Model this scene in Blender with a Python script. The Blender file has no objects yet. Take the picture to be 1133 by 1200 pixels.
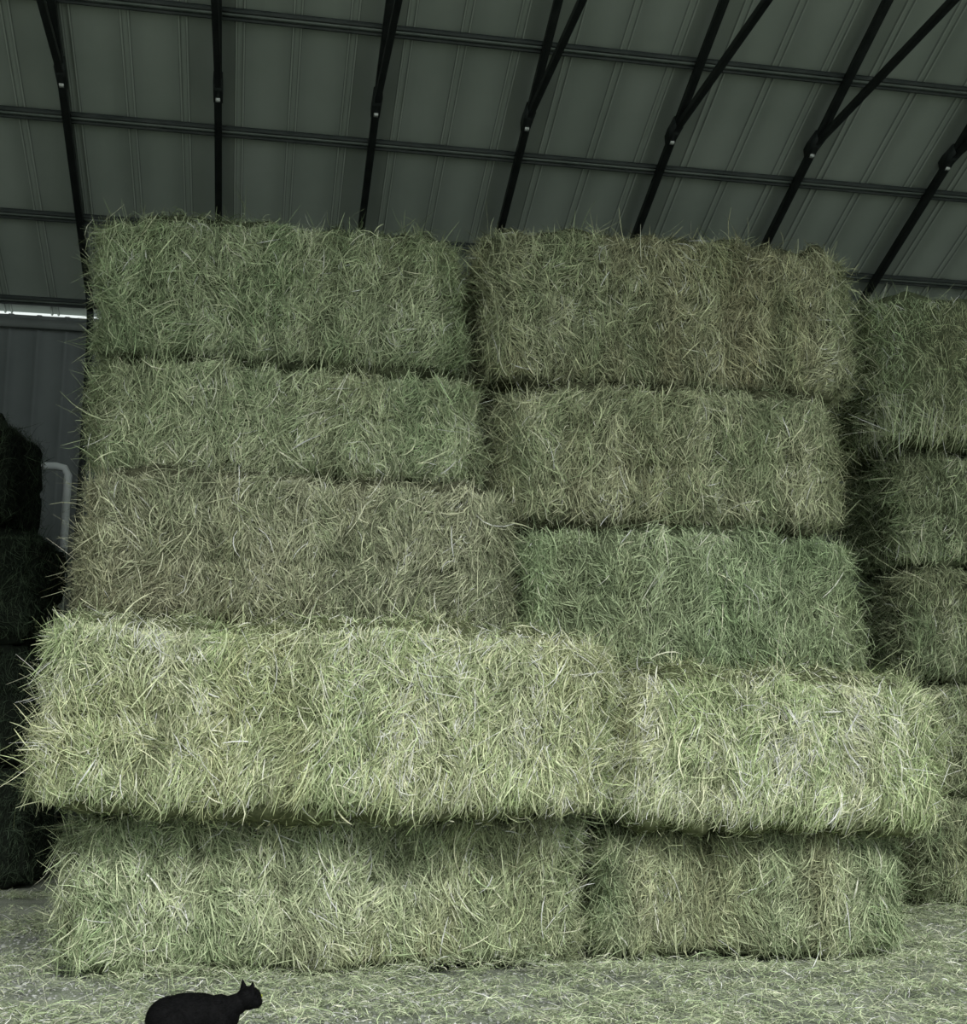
import bpy, math, numpy as np
from mathutils import Vector, Matrix
rng=np.random.default_rng(7)
scene=bpy.context.scene
scene.view_settings.view_transform='Standard'
CAMZ=1.02
# ---------------------------------------------------------------- noise
def _h(ix,iy,iz,seed):
    h=(ix*374761393+iy*668265263+iz*2147483647+seed*1274126177)&0xffffffff
    h=((h^(h>>13))*1274126177)&0xffffffff
    h=((h^(h>>16))*2246822519)&0xffffffff
    return ((h^(h>>15))&0xffff)/65535.0
def vnoise(p,seed=0):
    p=np.asarray(p,dtype=np.float64); i=np.floor(p).astype(np.int64); f=p-i; f=f*f*(3-2*f)
    r=0
    for dx in (0,1):
        for dy in (0,1):
            for dz in (0,1):
                w=(f[:,0] if dx else 1-f[:,0])*(f[:,1] if dy else 1-f[:,1])*(f[:,2] if dz else 1-f[:,2])
                r=r+w*_h(i[:,0]+dx,i[:,1]+dy,i[:,2]+dz,seed)
    return r*2-1
def nz(P,s,seed): return vnoise(P*np.array(s)+100.0,seed)
# ---------------------------------------------------------------- mesh helpers
def new_mesh(name,V,F4,mats,cols=None,F3=None,smooth=False,fmat=None):
    me=bpy.data.meshes.new(name)
    V=np.asarray(V,dtype=np.float32); F4=np.asarray(F4,dtype=np.int32).reshape(-1,4)
    n4=len(F4); loops=F4.ravel(); tot=np.full(n4,4,dtype=np.int32)
    if F3 is not None and len(F3):
        F3=np.asarray(F3,dtype=np.int32).reshape(-1,3); loops=np.concatenate([loops,F3.ravel()]); tot=np.concatenate([tot,np.full(len(F3),3,dtype=np.int32)])
    start=np.concatenate([[0],np.cumsum(tot)[:-1]]).astype(np.int32)
    me.vertices.add(len(V)); me.vertices.foreach_set('co',V.ravel())
    me.loops.add(len(loops)); me.loops.foreach_set('vertex_index',loops.astype(np.int32))
    me.polygons.add(len(tot)); me.polygons.foreach_set('loop_start',start); me.polygons.foreach_set('loop_total',tot)
    if fmat is not None: me.polygons.foreach_set('material_index',np.asarray(fmat,dtype=np.int32))
    for m in mats: me.materials.append(m)
    if cols is not None:
        a=me.color_attributes.new('Col','FLOAT_COLOR','POINT')
        c=np.ones((len(V),4),dtype=np.float32); c[:,:3]=cols; a.data.foreach_set('color',c.ravel())
    me.update(calc_edges=True); me.validate()
    if smooth: me.shade_smooth()
    ob=bpy.data.objects.new(name,me); scene.collection.objects.link(ob); return ob
def unit(a): return a/np.maximum(np.linalg.norm(a,axis=1,keepdims=True),1e-9)
def strand_geo(P,N,T,L,W,lift,curl,twist,col,S=4,arch=None):
    n=len(P); T=unit(T-N*np.sum(T*N,1,keepdims=True)); B=np.cross(N,T)
    V=np.zeros((n,S+1,2,3)); c=np.where(np.abs(curl)<1e-3,1e-3,curl)
    if arch is None: arch=np.zeros(n)
    for k in range(S+1):
        s=k/S
        x=L*np.sin(c*(s-.5))/c; y=L*(1-np.cos(c*(s-.5)))/c
        h=lift*L*s**1.7+arch*L*math.sin(math.pi*s)
        pos=P+T*x[:,None]+B*y[:,None]+N*h[:,None]
        a=c*(s-.5); wd=-np.sin(a)[:,None]*T+np.cos(a)[:,None]*B
        tw=twist*(0.4+s); wd=wd*np.cos(tw)[:,None]+N*np.sin(tw)[:,None]
        w=W*(1-0.65*abs(2*s-1)**2.5)*.5
        V[:,k,0]=pos-wd*w[:,None]; V[:,k,1]=pos+wd*w[:,None]
    base=(np.arange(n)*(S+1)*2)[:,None]+np.arange(S)[None,:]*2
    F=np.stack([base,base+1,base+3,base+2],-1).reshape(-1,4)
    return V.reshape(-1,3),F,np.repeat(col,(S+1)*2,axis=0)
# ---------------------------------------------------------------- materials
def mat(name,rough=.8,metal=0):
    m=bpy.data.materials.new(name); m.use_nodes=True
    nt=m.node_tree; b=nt.nodes['Principled BSDF']; b.inputs['Roughness'].default_value=rough; b.inputs['Metallic'].default_value=metal
    b.inputs['Specular IOR Level'].default_value=.25
    return m,nt,b
def noise_mat(name,c1,c2,scale,rough=.7,metal=0,bump=0,detail=6,stretch=(1,1,1)):
    m,nt,b=mat(name,rough,metal)
    tc=nt.nodes.new('ShaderNodeTexCoord'); mp=nt.nodes.new('ShaderNodeMapping'); mp.inputs['Scale'].default_value=stretch
    n=nt.nodes.new('ShaderNodeTexNoise'); n.inputs['Scale'].default_value=scale; n.inputs['Detail'].default_value=detail
    r=nt.nodes.new('ShaderNodeValToRGB'); r.color_ramp.elements[0].position=.32; r.color_ramp.elements[1].position=.68
    r.color_ramp.elements[0].color=(*c1,1); r.color_ramp.elements[1].color=(*c2,1)
    nt.links.new(tc.outputs['Object'],mp.inputs[0]); nt.links.new(mp.outputs[0],n.inputs['Vector']); nt.links.new(n.outputs['Fac'],r.inputs[0]); nt.links.new(r.outputs[0],b.inputs['Base Color'])
    if bump:
        bp=nt.nodes.new('ShaderNodeBump'); bp.inputs['Strength'].default_value=bump; bp.inputs['Distance'].default_value=.01
        nt.links.new(n.outputs['Fac'],bp.inputs['Height']); nt.links.new(bp.outputs[0],b.inputs['Normal'])
    return m
def hay_mat(name):
    m,nt,b=mat(name,.8); b.inputs['Specular IOR Level'].default_value=.15
    at=nt.nodes.new('ShaderNodeAttribute'); at.attribute_name='Col'
    tc=nt.nodes.new('ShaderNodeTexCoord'); n=nt.nodes.new('ShaderNodeTexNoise'); n.inputs['Scale'].default_value=45; n.inputs['Detail'].default_value=4
    mr=nt.nodes.new('ShaderNodeMapRange'); mr.inputs['From Min'].default_value=.3; mr.inputs['From Max'].default_value=.7; mr.inputs['To Min'].default_value=.7; mr.inputs['To Max'].default_value=1.25
    mx=nt.nodes.new('ShaderNodeVectorMath'); mx.operation='SCALE'
    nt.links.new(tc.outputs['Object'],n.inputs['Vector']); nt.links.new(n.outputs['Fac'],mr.inputs[0])
    nt.links.new(at.outputs['Color'],mx.inputs[0]); nt.links.new(mr.outputs[0],mx.inputs['Scale']); nt.links.new(mx.outputs[0],b.inputs['Base Color'])
    return m
HAY=hay_mat('dry_hay')
# ---------------------------------------------------------------- bales
YAW=math.radians(6.2)
def hay_bale(x0,x1,D,z0,z1,tilt=0,pal='mid',n=15000,depth=1.1,seed=0,shaggy=1.0,yaw=YAW,bright=1.0,name='hay_bale',top=.35,hang=0.0):
    r=np.random.default_rng(seed+50)
    L=(x1-x0)/math.cos(yaw); H=z1-z0
    hx,hy,hz=L/2-.02,depth/2-.01,H/2-.014
    half=np.array([hx,hy,hz]); R=.13
    pals={'bright':((.38,.48,.25),(.75,.79,.53),(.37,.35,.19)),  # palettes mix hay tint with light falloff between rows, painted into albedo
          'mid':((.245,.325,.18),(.53,.58,.38),(.27,.26,.155)),
          'olive':((.255,.31,.178),(.545,.56,.375),(.295,.265,.16)),
          'brown':((.265,.305,.188),(.555,.56,.395),(.295,.27,.17)),
          'green':((.23,.31,.17),(.45,.53,.335),(.225,.25,.145)),
          'pale':((.30,.39,.215),(.60,.65,.435),(.295,.29,.175)),
          'dark':((.04,.06,.04),(.08,.11,.07),(.035,.04,.03))}  # shade of the left stack painted in as very low albedo
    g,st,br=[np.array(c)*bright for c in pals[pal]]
    def shape(p):
        q=np.clip(p,-(half-R),half-R); nn=unit(p-q); pos=q+nn*R
        P=pos+seed*13.7
        d=.048*nz(P,(1.4,1.3,1.6),seed)+.028*nz(P,(10,6,2.0),seed+1)+.026*nz(P,(6,6,8),seed+2)+.022*nz(P,(16,16,10),seed+3)
        cr=nz(np.stack([P[:,0],P[:,1]*0,P[:,2]*0],1),(2.5,1,1),seed+4)*.03
        d-=.030*np.exp(-((pos[:,2]-cr-.05*math.sin(seed*2.1))/.022)**2)
        d-=.045*np.clip(np.abs(pos[:,2])/hz,0,1)**7*(np.abs(nn[:,2])<.8)
        d-=.06*np.clip(np.abs(pos[:,0])/hx,0,1)**14*(np.abs(nn[:,0])<.8)
        return pos+nn*d[:,None],nn
    Vs=[];Fs=[];off=0; step=.03
    for ax in range(3):
        a,b=[i for i in range(3) if i!=ax]
        na=max(4,int(2*half[a]/step)); nb=max(4,int(2*half[b]/step))
        A,Bg=np.meshgrid(np.linspace(-half[a],half[a],na+1),np.linspace(-half[b],half[b],nb+1),indexing='ij')
        for sg in (-1,1):
            p=np.zeros((A.size,3)); p[:,a]=A.ravel(); p[:,b]=Bg.ravel(); p[:,ax]=sg*half[ax]
            v,_=shape(p); Vs.append(v)
            ii,jj=np.meshgrid(np.arange(na),np.arange(nb),indexing='ij'); i0=(ii*(nb+1)+jj).ravel()+off
            f=np.stack([i0,i0+nb+1,i0+nb+2,i0+1],1)
            if (sg>0)==(ax==1): f=f[:,::-1]
            Fs.append(f); off+=A.size
    Vb=np.concatenate(Vs); Fb=np.concatenate(Fs)
    cb=(g*.55+br*.45)*.32; cb=np.repeat(cb[None],len(Vb),0)*(1+.45*nz(Vb+seed,(30,30,14),5))[:,None]  # core colour darkened: painted shade that makes gaps between strands look deep
    spec=[(1,-1,1.0),(0,-1,.6),(0,1,.5),(2,1,top),(1,1,.08),(2,-1,.08)]
    af=4*hx*hz; Ps=[]
    for ax,sg,w in spec:
        a,b=[i for i in range(3) if i!=ax]
        k=int(n*w*4*half[a]*half[b]/af)
        p=np.zeros((k,3)); p[:,a]=r.uniform(-half[a],half[a],k); p[:,b]=r.uniform(-half[b],half[b],k); p[:,ax]=sg*half[ax]
        Ps.append(p)
    k=int(n*.04)
    p=np.zeros((k,3)); p[:,0]=r.uniform(-hx,hx,k); p[:,1]=-hy; p[:,2]=hz-r.uniform(0,.05,k); Ps.append(p)
    k=int(n*.06)
    p=np.zeros((k,3)); p[:,0]=np.where(r.random(k)<.5,-hx,hx)*(1-r.uniform(0,.02,k)); p[:,1]=-hy*r.uniform(.6,1,k); p[:,2]=r.uniform(-hz,hz,k); Ps.append(p)
    p=np.concatenate(Ps); P,N=shape(p); m=len(P)
    ang=.5*nz(P+seed,(3.2,3.2,3.5),seed+7)+1.2*nz(P+seed,(17,9,10),seed+8)+r.normal(0,.38,m)
    wild=r.random(m)<.18; ang=np.where(wild,r.uniform(-math.pi,math.pi,m),ang); ang+=np.where(r.random(m)<.5,math.pi,0)
    up=np.tile([0.,0,1],(m,1)); topm=np.abs(N[:,2])>.75; up[topm]=[0,1,0]
    T0=unit(up-N*np.sum(up*N,1,keepdims=True)); B0=np.cross(N,T0)
    T=T0*np.cos(ang)[:,None]+B0*np.sin(ang)[:,None]
    Ls=np.clip(r.lognormal(math.log(.056),.5,m),.02,.22)
    W=np.clip(r.lognormal(math.log(.0027),.32,m),.0016,.006)
    stalk=r.random(m)<.05; Ls=np.where(stalk,np.clip(Ls*2.0,0,.20),Ls); W=np.where(stalk,W*1.3,W)
    nearz=np.clip((np.abs(p[:,2])/hz-.8)/.2,0,1)*(np.abs(N[:,1])>.3); Ls*=1-.42*nearz
    lift=np.abs(r.normal(0,.16,m)); lift+=np.where(r.random(m)<.09,r.uniform(.15,.6,m),0)*shaggy*(1-.5*nearz)
    edge=(np.abs(N[:,0])>.35); lift+=edge*np.abs(r.normal(0,.26,m))*shaggy
    long_=edge&(r.random(m)<.12); Ls=np.where(long_,np.minimum(Ls*1.7,.16),Ls)
    te=(N[:,2]>.3); lift+=te*np.abs(r.normal(0,.12,m)); tuft=te&(nz(P+seed,(5,5,5),seed+21)>.4)&(r.random(m)<.35); Ls=np.where(tuft,Ls*1.5,Ls); lift+=tuft*.28
    curl=r.normal(0,1.4,m)+1.5*nz(P+seed,(8,6,8),seed+9); curl=np.where(stalk,curl*.5,curl)
    if hang>0:
        hg=(p[:,2]<-hz*.55)&(r.random(m)<.16)&((np.abs(N[:,0])>.3)|(N[:,1]<-.3)); T[hg]=np.array([-.25,-.1,-1.])+r.normal(0,.2,(hg.sum(),3)); Ls=np.where(hg,r.uniform(.09,hang,m),Ls); lift=np.where(hg,r.uniform(.05,.35,m),lift); curl=np.where(hg,curl*.4,curl)
    twist=r.normal(0,.6,m)
    arch=np.abs(r.normal(0,.10,m))
    P=P+N*(r.uniform(-.024,.010,m)+stalk*.004)[:,None]
    t=np.clip(.42+.45*nz(P+seed,(6,5,3),seed+11)+r.normal(0,.28,m)+stalk*.35,0,1)[:,None]
    bz=np.clip(.14+.5*nz(P+seed*3,(1.6,1.6,1.9),seed+12)+.3*nz(P+seed,(9,4,1.5),seed+13)+r.normal(0,.15,m)-stalk*.3,0,.8)[:,None]
    col=(g*(1-t)+st*t)*(1-bz)+br*bz
    val=.98*np.exp(r.normal(0,.38,m))*(1+.26*nz(P+seed,(12,6,2.5),seed+14)+.32*nz(P+seed,(22,12,12),seed+15))
    val=np.where(stalk,np.maximum(val,1.0)*1.05,val)
    col=np.clip(col*val[:,None],0.01,.80)
    Vg,Fg,cg=strand_geo(P,N,T,Ls,W,lift,curl,twist,col,4,arch)
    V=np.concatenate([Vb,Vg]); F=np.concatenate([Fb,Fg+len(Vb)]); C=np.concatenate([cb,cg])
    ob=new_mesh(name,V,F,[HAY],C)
    cx=(x0+x1)/2; cy=D+cx*math.tan(yaw)
    c=Vector((cx-math.sin(yaw)*depth/2,cy+math.cos(yaw)*depth/2,(z0+z1)/2))
    ob.matrix_world=Matrix.Translation(c)@Matrix.Rotation(yaw,4,'Z')@Matrix.Rotation(math.radians(tilt),4,'Y')
    return ob
B=[ # x0,x1,D,z0,z1,tilt,pal,n
 (-1.86,.46,5.87,.0,.73,.3,'pale',40000,1.12,.2),
 (.52,2.05,6.03,.0,.64,.6,'mid',27000,1.10,.2),
 (-1.92,.58,5.50,.72,1.56,1.5,'bright',46000,1.35,.35),
 (.63,2.21,5.78,.63,1.34,2.0,'bright',30000,1.22,.35),
 (-1.98,.13,6.15,1.57,2.36,1.6,'brown',36000,1.15,.2),
 (.18,2.0,6.24,1.36,2.15,1.0,'green',30000,1.15,.2),
 (-2.06,-.02,6.42,2.37,3.03,1.0,'mid',32000,1.15,.2),
 (.09,2.0,6.48,2.16,2.97,.8,'olive',32000,1.15,.2),
 (-2.15,-.14,6.60,3.05,3.90,.6,'mid',36000,1.15,.3),
 (.0,2.16,6.65,2.99,3.95,.9,'olive',37000,1.15,.3)]
for i,b in enumerate(B):
    hay_bale(b[0],b[1],b[2],b[3],b[4],b[5],b[6],b[7],depth=b[8],seed=i+1,top=b[9],shaggy=1.2,hang=.15 if i==2 or i==3 else 0)
zr=[0,.73,1.45,2.19,3.0,4.04]
for i in range(5):
    xs=2.70 if i<4 else 2.60
    hay_bale(xs+[.03,0,.06,.02,0][i],5.0,7.75-(.12 if i==4 else 0),max(zr[i]-.03,0),zr[i+1],0,'mid',18000,seed=20+i,bright=1.0 if i<4 else 1.25,shaggy=2.4 if i==4 else 1.8,depth=1.1,hang=.38 if i==4 else .16)
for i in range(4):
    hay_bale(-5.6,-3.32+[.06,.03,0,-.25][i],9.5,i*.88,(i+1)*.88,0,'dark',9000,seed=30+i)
# ---------------------------------------------------------------- barn shell
A=math.radians(10.8); ca,sa=math.cos(A),math.sin(A)
def Wd(u,v,z): return (u*ca-v*sa,u*sa+v*ca,z)
SL=.411; Z0=CAMZ+10.51
def zr_(v): return Z0-SL*v
RIDGE=1.5; EAVE=13.95; FRONT=-3.0
def zroof(v): return zr_(v) if v>=RIDGE else zr_(RIDGE)-SL*(RIDGE-v)
U0,U1=-9.5,15.0
def prof(u0,u1,pitch,kind):
    pts=[];ids=[];u=u0
    while u<u1:
        if kind=='roof':
            pts+= [(u,0),(u+.205,0),(u+.212,.02),(u+.226,.02),(u+.233,0),(u+.274,0),(u+.281,.02),(u+.295,.02),(u+.302,0)]; ids+=[0,2,1,2,0,2,1,2,0]
        else:
            pts+= [(u,0),(u+.16,0),(u+.175,.025),(u+.215,.025),(u+.23,0)]; ids+=[0]*5
        u+=pitch
    pts.append((u,0)); return pts,ids
def sheet(name,pi,fn,ends,ms):
    V=[];F=[];fm=[]; pts,ids=pi
    for k,e in enumerate(ends):
        for (u,h) in pts: V.append(fn(u,h,e))
    n=len(pts)
    for k in range(len(ends)-1):
        for i in range(n-1): F.append((k*n+i,k*n+i+1,(k+1)*n+i+1,(k+1)*n+i)); fm.append(ids[i])
    return new_mesh(name,V,F,ms,fmat=fm)
ROOFM=noise_mat('roof_lining',(.38,.43,.395),(.48,.53,.495),.7,.75)
ROOFR=noise_mat('roof_rib',(.46,.51,.47),(.54,.59,.55),.7,.7)
ROOFS=noise_mat('roof_rib_seam',(.24,.27,.25),(.30,.33,.31),.7,.8)
WALLM=noise_mat('wall_steel',(.17,.19,.195),(.22,.24,.245),1.2,.7)
STEEL=noise_mat('frame_steel',(.035,.042,.042),(.06,.068,.068),6,.5,.3)
PURL=noise_mat('purlin_steel',(.17,.20,.19),(.23,.26,.25),4,.5,.3)
PURLD=noise_mat('purlin_flange',(.05,.06,.06),(.08,.09,.09),4,.6)
BOLT=noise_mat('galvanised',(.7,.72,.72),(.85,.87,.87),20,.4,0)
sheet('ceiling',prof(U0,U1,.5,'roof'),lambda u,h,e:Wd(u,e,zroof(e)-h),[EAVE,RIDGE,FRONT],[ROOFM,ROOFR,ROOFS])
sheet('wall_back',prof(U0,U1,.3,'wall'),lambda u,h,e:Wd(u,13.9-h,e),[0,5.75],[WALLM])
sheet('wall_left',prof(-1,13.9,.3,'wall'),lambda v,h,e:Wd(U0+h,v,e*1.0 if e==0 else zroof(v)-.02),[0,1],[WALLM])
sheet('wall_right',prof(-1,13.9,.3,'wall'),lambda v,h,e:Wd(U1-h,v,e*1.0 if e==0 else zroof(v)-.02),[0,1],[WALLM])
def beam(V,F,p,q,w,h,up=Vector((0,0,1))):
    p=Vector(p);q=Vector(q);d=(q-p).normalized(); s=d.cross(up).normalized(); t=s.cross(d)
    o=len(V)
    for e in (p,q):
        for a,b in ((-1,-1),(1,-1),(1,1),(-1,1)): V.append(tuple(e+s*a*w/2+t*b*h/2))
    F+= [(o,o+1,o+2,o+3),(o+7,o+6,o+5,o+4)]+[(o+i,o+4+i,o+4+(i+1)%4,o+(i+1)%4) for i in range(4)]
V=[];F=[];fm=[]
for k in range(13):
    v=13.70-1.2*k
    if v<-2.5: break
    for dv,w,h,mi in ((0,.04,.035,0),(-.038,.018,.042,1),(.038,.018,.042,1)):
        z=zroof(v+dv)-.05
        n0=len(F); beam(V,F,Wd(U0+.1,v+dv,z),Wd(U1-.1,v+dv,z),w,h); fm+=[mi]*(len(F)-n0)
new_mesh('roof_purlins',V,F,[PURL,PURLD],fmat=fm)
for k,u in enumerate([-7.8,-6.3,-4.8,-3.3,-1.83,-.44,1.03,2.50,3.98,5.47,6.98,8.5,10.0,11.5,13.0]):
    V=[];F=[]; off=-.11
    beam(V,F,Wd(u,13.45,zroof(13.45)+off),Wd(u,RIDGE,zroof(RIDGE)+off),.068,.075)
    beam(V,F,Wd(u,RIDGE,zroof(RIDGE)+off),Wd(u,FRONT,zroof(FRONT)+off),.068,.075)
    zz=zroof(13.45)+off
    pts=[(13.45,zz),(13.62,zz-.14),(13.72,zz-.34),(13.75,zz-.6),(13.75,0)]
    for a,b in zip(pts[:-1],pts[1:]): beam(V,F,Wd(u,a[0],a[1]),Wd(u,b[0],b[1]),.068,.075,up=Vector(Wd(0,1,0)))
    zt=6.99
    beam(V,F,Wd(u,10.85,zt),Wd(u,-2.2,zt),.058,.06)
    beam(V,F,Wd(u,10.95,zt+.0),Wd(u,10.65,zt+.04),.085,.12)
    beam(V,F,Wd(u,8.0,zt),Wd(u,6.6,zroof(6.6)+off),.045,.045)
    beam(V,F,Wd(u,RIDGE,zt),Wd(u,RIDGE,zroof(RIDGE)+off),.045,.045,up=Vector((0,1,0)))
    nf=len(F)
    beam(V,F,Wd(u,10.88,6.92),Wd(u,10.84,6.92),.04,.035)
    new_mesh('roof_truss',V,F,[STEEL,BOLT],fmat=[0]*nf+[1]*(len(F)-nf))
V=[];F=[]
beam(V,F,Wd(U0+.1,13.8,5.62),Wd(U1-.1,13.8,5.62),.03,.10)
new_mesh('trim_1',V,F,[noise_mat('trim_steel',(.2,.22,.22),(.25,.27,.27),3,.6)])
def tube(pts,rad,seg=12):
    V=[];F=[]
    pts=[Vector(p) for p in pts]
    for i,p in enumerate(pts):
        d=(pts[min(i+1,len(pts)-1)]-pts[max(i-1,0)]).normalized()
        a=d.cross(Vector((0.01,1,0.02))).normalized(); b=a.cross(d)
        for k in range(seg):
            t=2*math.pi*k/seg; V.append(tuple(p+a*math.cos(t)*rad+b*math.sin(t)*rad))
    for i in range(len(pts)-1):
        for k in range(seg): F.append((i*seg+k,i*seg+(k+1)%seg,(i+1)*seg+(k+1)%seg,(i+1)*seg+k))
    return V,F
V,F=tube([(-5.6,10.9,3.52),(-3.86,10.9,3.50),(-3.78,10.9,3.48),(-3.745,10.9,3.42),(-3.745,10.9,0)],.036)
V2,F2=tube([(-5.5,10.9,3.5),(-5.5,10.9,0)],.027); F+= [tuple(i+len(V) for i in f) for f in F2]; V+=V2
new_mesh('pipe_rail',V,F,[noise_mat('white_paint',(.85,.88,.9),(.92,.95,.97),8,.4)],smooth=True)
# ---------------------------------------------------------------- floor
def floor_mat():
    m,nt,b=mat('gravel_dirt',.95)
    tc=nt.nodes.new('ShaderNodeTexCoord')
    n=nt.nodes.new('ShaderNodeTexNoise'); n.inputs['Scale'].default_value=3; n.inputs['Detail'].default_value=8
    n2=nt.nodes.new('ShaderNodeTexNoise'); n2.inputs['Scale'].default_value=90; n2.inputs['Detail'].default_value=5
    r=nt.nodes.new('ShaderNodeValToRGB'); r.color_ramp.elements[0].color=(.20,.225,.18,1); r.color_ramp.elements[1].color=(.40,.43,.36,1); r.color_ramp.elements[0].position=.3; r.color_ramp.elements[1].position=.7
    mr=nt.nodes.new('ShaderNodeMapRange'); mr.inputs['From Min'].default_value=.3; mr.inputs['From Max'].default_value=.7; mr.inputs['To Min'].default_value=.5; mr.inputs['To Max'].default_value=1.5
    mx=nt.nodes.new('ShaderNodeVectorMath'); mx.operation='SCALE'
    nt.links.new(tc.outputs['Object'],n.inputs['Vector']); nt.links.new(tc.outputs['Object'],n2.inputs['Vector'])
    nt.links.new(n.outputs['Fac'],r.inputs[0]); nt.links.new(n2.outputs['Fac'],mr.inputs[0]); nt.links.new(r.outputs[0],mx.inputs[0]); nt.links.new(mr.outputs[0],mx.inputs['Scale'])
    nt.links.new(mx.outputs[0],b.inputs['Base Color'])
    bp=nt.nodes.new('ShaderNodeBump'); bp.inputs['Strength'].default_value=.5; bp.inputs['Distance'].default_value=.01
    nt.links.new(n2.outputs['Fac'],bp.inputs['Height']); nt.links.new(bp.outputs[0],b.inputs['Normal']); return m
new_mesh('floor',[Wd(-30,-25,0),Wd(35,-25,0),Wd(35,16,0),Wd(-30,16,0)],[(0,1,2,3)],[floor_mat()])
def outside(x,y):
    f=5.93+x*math.tan(YAW)
    return ~((x>-1.9)&(x<2.0)&(y>f)&(y<f+1.05))
n=14000; px=rng.uniform(-3,3,n); py=rng.uniform(3.4,7.6,n); k=outside(px,py)&(rng.random(n)<np.where(px<.3,1,.35)); px=px[k];py=py[k];n=len(px); rad=np.minimum(rng.lognormal(math.log(.008),.4,n),.02)
oc=np.array([(1,0,0),(-1,0,0),(0,1,0),(0,-1,0),(0,0,1),(0,0,-1)],float); of=np.array([(0,2,4),(2,1,4),(1,3,4),(3,0,4),(2,0,5),(1,2,5),(3,1,5),(0,3,5)])
sc=rng.uniform(.6,1.4,(n,1,3))*rad[:,None,None]; sc[:,:,2]*=.6
Vp=oc[None]*sc+np.stack([px,py,rad*.25],1)[:,None]; Vp+=rng.normal(0,.15,(n,6,3))*rad[:,None,None]
Fp=(of[None]+(np.arange(n)*6)[:,None,None]).reshape(-1,3)
cc=np.repeat(np.clip(rng.normal(.44,.13,(n,1)),.12,.75)*np.array([[1,1.03,1.0]]),6,0)
new_mesh('gravel',Vp.reshape(-1,3),np.zeros((0,4)),[HAY],cc,F3=Fp)
n=260000
x=rng.uniform(-3.8,4.4,n); y=3.3+rng.random(n)**.9*5.7
fr=5.82+x*math.tan(YAW)
dens=.48+.6*np.exp(-np.abs(y-fr)/.3)+.45*(x>.2)+.8*vnoise(np.stack([x*1.6,y*2.6,x*0],1)+50,3)+.35*vnoise(np.stack([x*7,y*7,x*0],1)+50,13)
keep=(rng.random(n)<dens)&outside(x,y); x=x[keep];y=y[keep];n=len(x)
cl=np.maximum(vnoise(np.stack([x*5,y*5,x*0],1)+19,8)*.7+vnoise(np.stack([x*13,y*13,x*0],1)+19,9)*.5,0)
heap=.08*np.exp(-((y-(5.78+x*math.tan(YAW)))/.2)**2)*(.6+.6*vnoise(np.stack([x*3,y*3,x*0],1)+9,4))*(x<2.1)*(x>-2)+.09*cl*np.clip((x+1.2)/1.4,.15,1)
P=np.stack([x,y,.004+rng.uniform(0,.012,n)+np.maximum(heap,0)*rng.random(n)**.35],1)
N=unit(np.stack([rng.normal(0,.28,n),rng.normal(0,.28,n),np.ones(n)],1)); a=rng.uniform(0,2*math.pi,n)
T=np.stack([np.cos(a),np.sin(a),a*0],1)
t=rng.random((n,1)); col=(np.array([[.33,.42,.24]])*(1-t)+np.array([[.64,.69,.48]])*t)*np.exp(rng.normal(0,.42,(n,1)))
Vg,Fg,cg=strand_geo(P,N,T,np.clip(rng.lognormal(math.log(.058),.5,n),.02,.22),np.clip(rng.lognormal(math.log(.0028),.3,n),.0016,.006),np.abs(rng.normal(0,.1,n)),rng.normal(0,1.2,n),rng.normal(0,.4,n),np.clip(col,0,.8),3,np.abs(rng.normal(0,.10,n)))
new_mesh('hay_litter',Vg,Fg,[HAY],cg)
# ---------------------------------------------------------------- cat
import bmesh
bm=bmesh.new()
def ell(c,r,rot=None):
    M=Matrix.Translation(Vector(c))@(rot.to_4x4() if rot is not None else Matrix.Identity(4))@Matrix.Diagonal((*r,1))
    bmesh.ops.create_icosphere(bm,subdivisions=3,radius=1,matrix=M)
def chain(p,q,r0,r1,n=8):
    for i in range(n+1):
        t=i/n; ell(Vector(p).lerp(Vector(q),t),[r0+(r1-r0)*t]*3)
ell((-.10,0,.095),(.088,.066,.078)); ell((-.02,0,.104),(.12,.062,.076)); ell((.06,0,.103),(.072,.055,.070))
ell((.075,0,.124),(.05,.044,.040)); chain((.09,0,.124),(.138,.006,.146),.041,.032)
ell((-.05,0,.135),(.085,.043,.046))
hc=Vector((.160,.010,.156)); HR=Matrix.Rotation(math.radians(35),3,'Z')
def hp(x,y,z): return hc+HR@Vector((x,y,z))
ell(hp(0,0,0),(.044,.045,.039),HR); ell(hp(.010,.025,-.012),(.026,.022,.021),HR); ell(hp(.010,-.025,-.012),(.026,.022,.021),HR)
ell(hp(.036,0,-.014),(.017,.019,.013),HR); ell(hp(.046,0,-.008),(.008,.007,.005),HR); ell(hp(.032,0,-.023),(.014,.012,.008),HR)
for s in (-1,1):
    M=Matrix.Translation(hp(-.006,s*.029,.042))@HR.to_4x4()@Matrix.Rotation(-s*.32,4,'X')@Matrix.Diagonal((.55,1,1,1))
    bmesh.ops.create_cone(bm,cap_ends=True,segments=16,radius1=.023,radius2=.001,depth=.046,matrix=M)
    ell((.075,s*.043,.075),(.032,.022,.055)); chain((.065,s*.046,.04),(.125,s*.042,.018),.02,.014); ell((.14,s*.042,.013),(.023,.016,.013))
    ell((-.085,s*.048,.073),(.068,.032,.064),Matrix.Rotation(-.5,3,'Y')); chain((-.045,s*.064,.045),(-.13,s*.062,.026),.022,.015)
    chain((-.13,s*.064,.02),(-.03,s*.07,.014),.014,.014); ell((-.02,s*.07,.012),(.022,.016,.012))
tp=[(-.17,0,.06),(-.205,-.02,.032),(-.225,-.06,.018),(-.21,-.11,.015),(-.165,-.145,.014),(-.10,-.15,.014),(-.05,-.135,.013)]
for a_,b_ in zip(tp[:-1],tp[1:]): chain(a_,b_,.0155,.0145)
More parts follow.
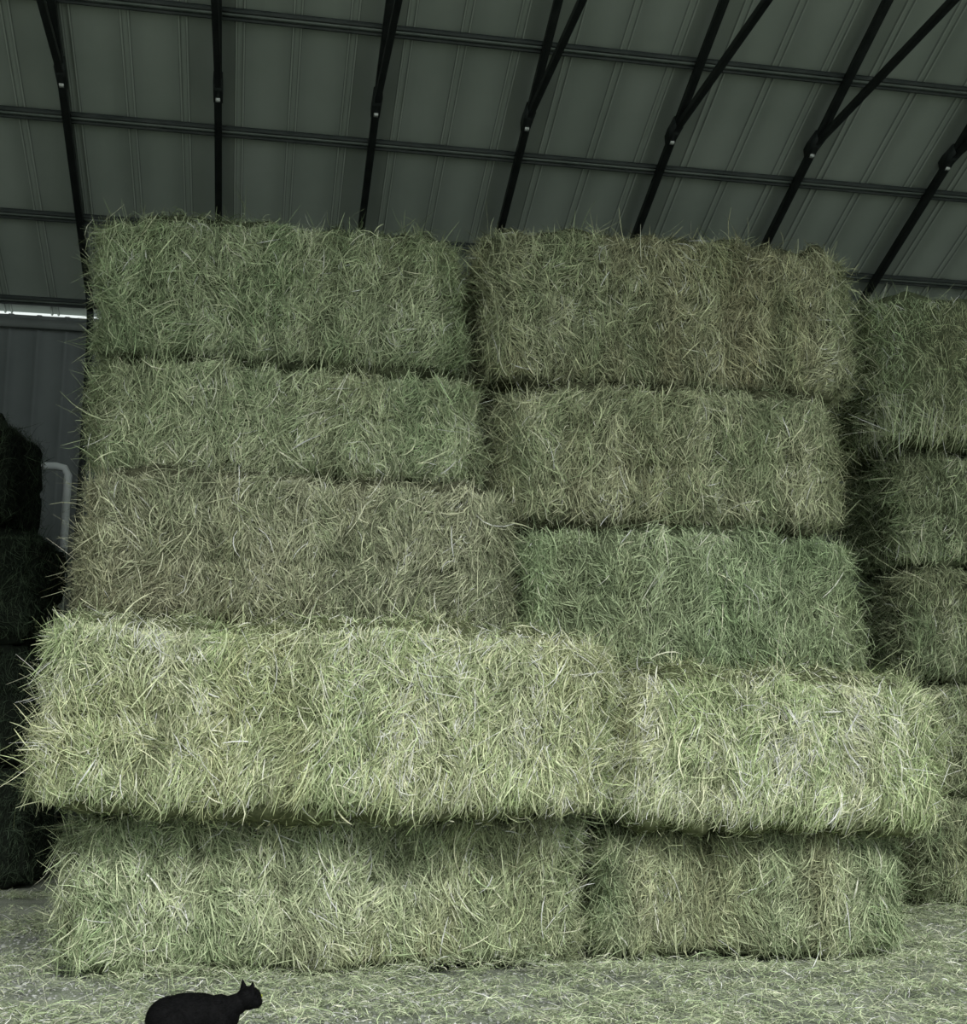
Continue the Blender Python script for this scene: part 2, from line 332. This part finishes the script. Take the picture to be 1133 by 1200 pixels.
me=bpy.data.meshes.new('tmp'); bm.to_mesh(me); bm.free()
tmp=bpy.data.objects.new('tmp',me); scene.collection.objects.link(tmp)
rm=tmp.modifiers.new('r','REMESH'); rm.mode='VOXEL'; rm.voxel_size=.0035
sm=tmp.modifiers.new('s','SMOOTH'); sm.factor=.5; sm.iterations=3
bpy.context.view_layer.update(); dg=bpy.context.evaluated_depsgraph_get()
em=bpy.data.meshes.new_from_object(tmp.evaluated_get(dg)); bpy.data.objects.remove(tmp)
FUR=noise_mat('black_fur',(.002,.002,.0025),(.005,.005,.006),60,.8,bump=.3); FUR.node_tree.nodes['Principled BSDF'].inputs['Specular IOR Level'].default_value=.1
FUR2,_,b_=mat('black_guard_hair',.65); b_.inputs['Base Color'].default_value=(.004,.004,.0045,1); b_.inputs['Specular IOR Level'].default_value=.10
EYE,_,b_=mat('cat_eye',.15); b_.inputs['Base Color'].default_value=(.35,.4,.08,1)
em.materials.append(FUR); em.shade_smooth(); em.name='body'
CATM=Matrix.Translation((-.975,4.52,0))@Matrix.Rotation(math.radians(8),4,'Z')
cat=bpy.data.objects.new('black_cat',None); scene.collection.objects.link(cat); cat.matrix_world=CATM
body=bpy.data.objects.new('body',em); scene.collection.objects.link(body); body.parent=cat
nv=len(em.vertices); co=np.zeros(nv*3); em.vertices.foreach_get('co',co); co=co.reshape(-1,3); no=np.zeros(nv*3); em.vertices.foreach_get('normal',no); no=no.reshape(-1,3)
idx=rng.integers(0,nv,18000); P=co[idx];N=unit(no[idx]); m=len(P)
T=np.tile([-1.,0,-.35],(m,1))+rng.normal(0,.15,(m,3))
Lf=rng.uniform(.006,.013,m)*np.where(P[:,2]>.19,.4,1); Tt=unit(T-N*np.sum(T*N,1,keepdims=True)); P=P+Tt*Lf[:,None]*.4
Vg,Fg,_=strand_geo(P,N,T,Lf,np.full(m,.0009),rng.uniform(.1,.3,m),rng.normal(0,.2,m),rng.normal(0,.3,m),np.zeros((m,3)),2)
fur=new_mesh('fur',Vg,Fg,[FUR2]); fur.parent=cat
for s in (-1,1):
    bm=bmesh.new(); bmesh.ops.create_uvsphere(bm,u_segments=16,v_segments=10,radius=.0065,matrix=Matrix.Translation(hp(.037,s*.019,.005)))
    me=bpy.data.meshes.new('eye'); bm.to_mesh(me); bm.free(); me.materials.append(EYE); me.shade_smooth()
    o=bpy.data.objects.new('eye',me); scene.collection.objects.link(o); o.parent=cat
# ---------------------------------------------------------------- light
w=bpy.data.worlds.new('overcast'); scene.world=w; w.use_nodes=True
bg=w.node_tree.nodes['Background']; bg.inputs[0].default_value=(.86,.94,.91,1); bg.inputs[1].default_value=1.05
sd=bpy.data.lights.new('sun','SUN'); sd.energy=3.1; sd.angle=math.radians(22); sd.color=(1,1,.95)
so=bpy.data.objects.new('sun',sd); scene.collection.objects.link(so)
dirv=Vector((-.28,1,-math.tan(math.radians(39))))
so.rotation_euler=dirv.to_track_quat('-Z','Y').to_euler(); so.location=(0,-12,14)
# ---------------------------------------------------------------- camera
cd=bpy.data.cameras.new('camera'); cam=bpy.data.objects.new('camera',cd); scene.collection.objects.link(cam); scene.camera=cam
cd.sensor_fit='VERTICAL'; cd.sensor_height=36; cd.sensor_width=36; cd.lens=1450*36/1200
cam.location=(0,0,CAMZ); cam.rotation_euler=(math.radians(90+10.7),0,0); cd.clip_end=200
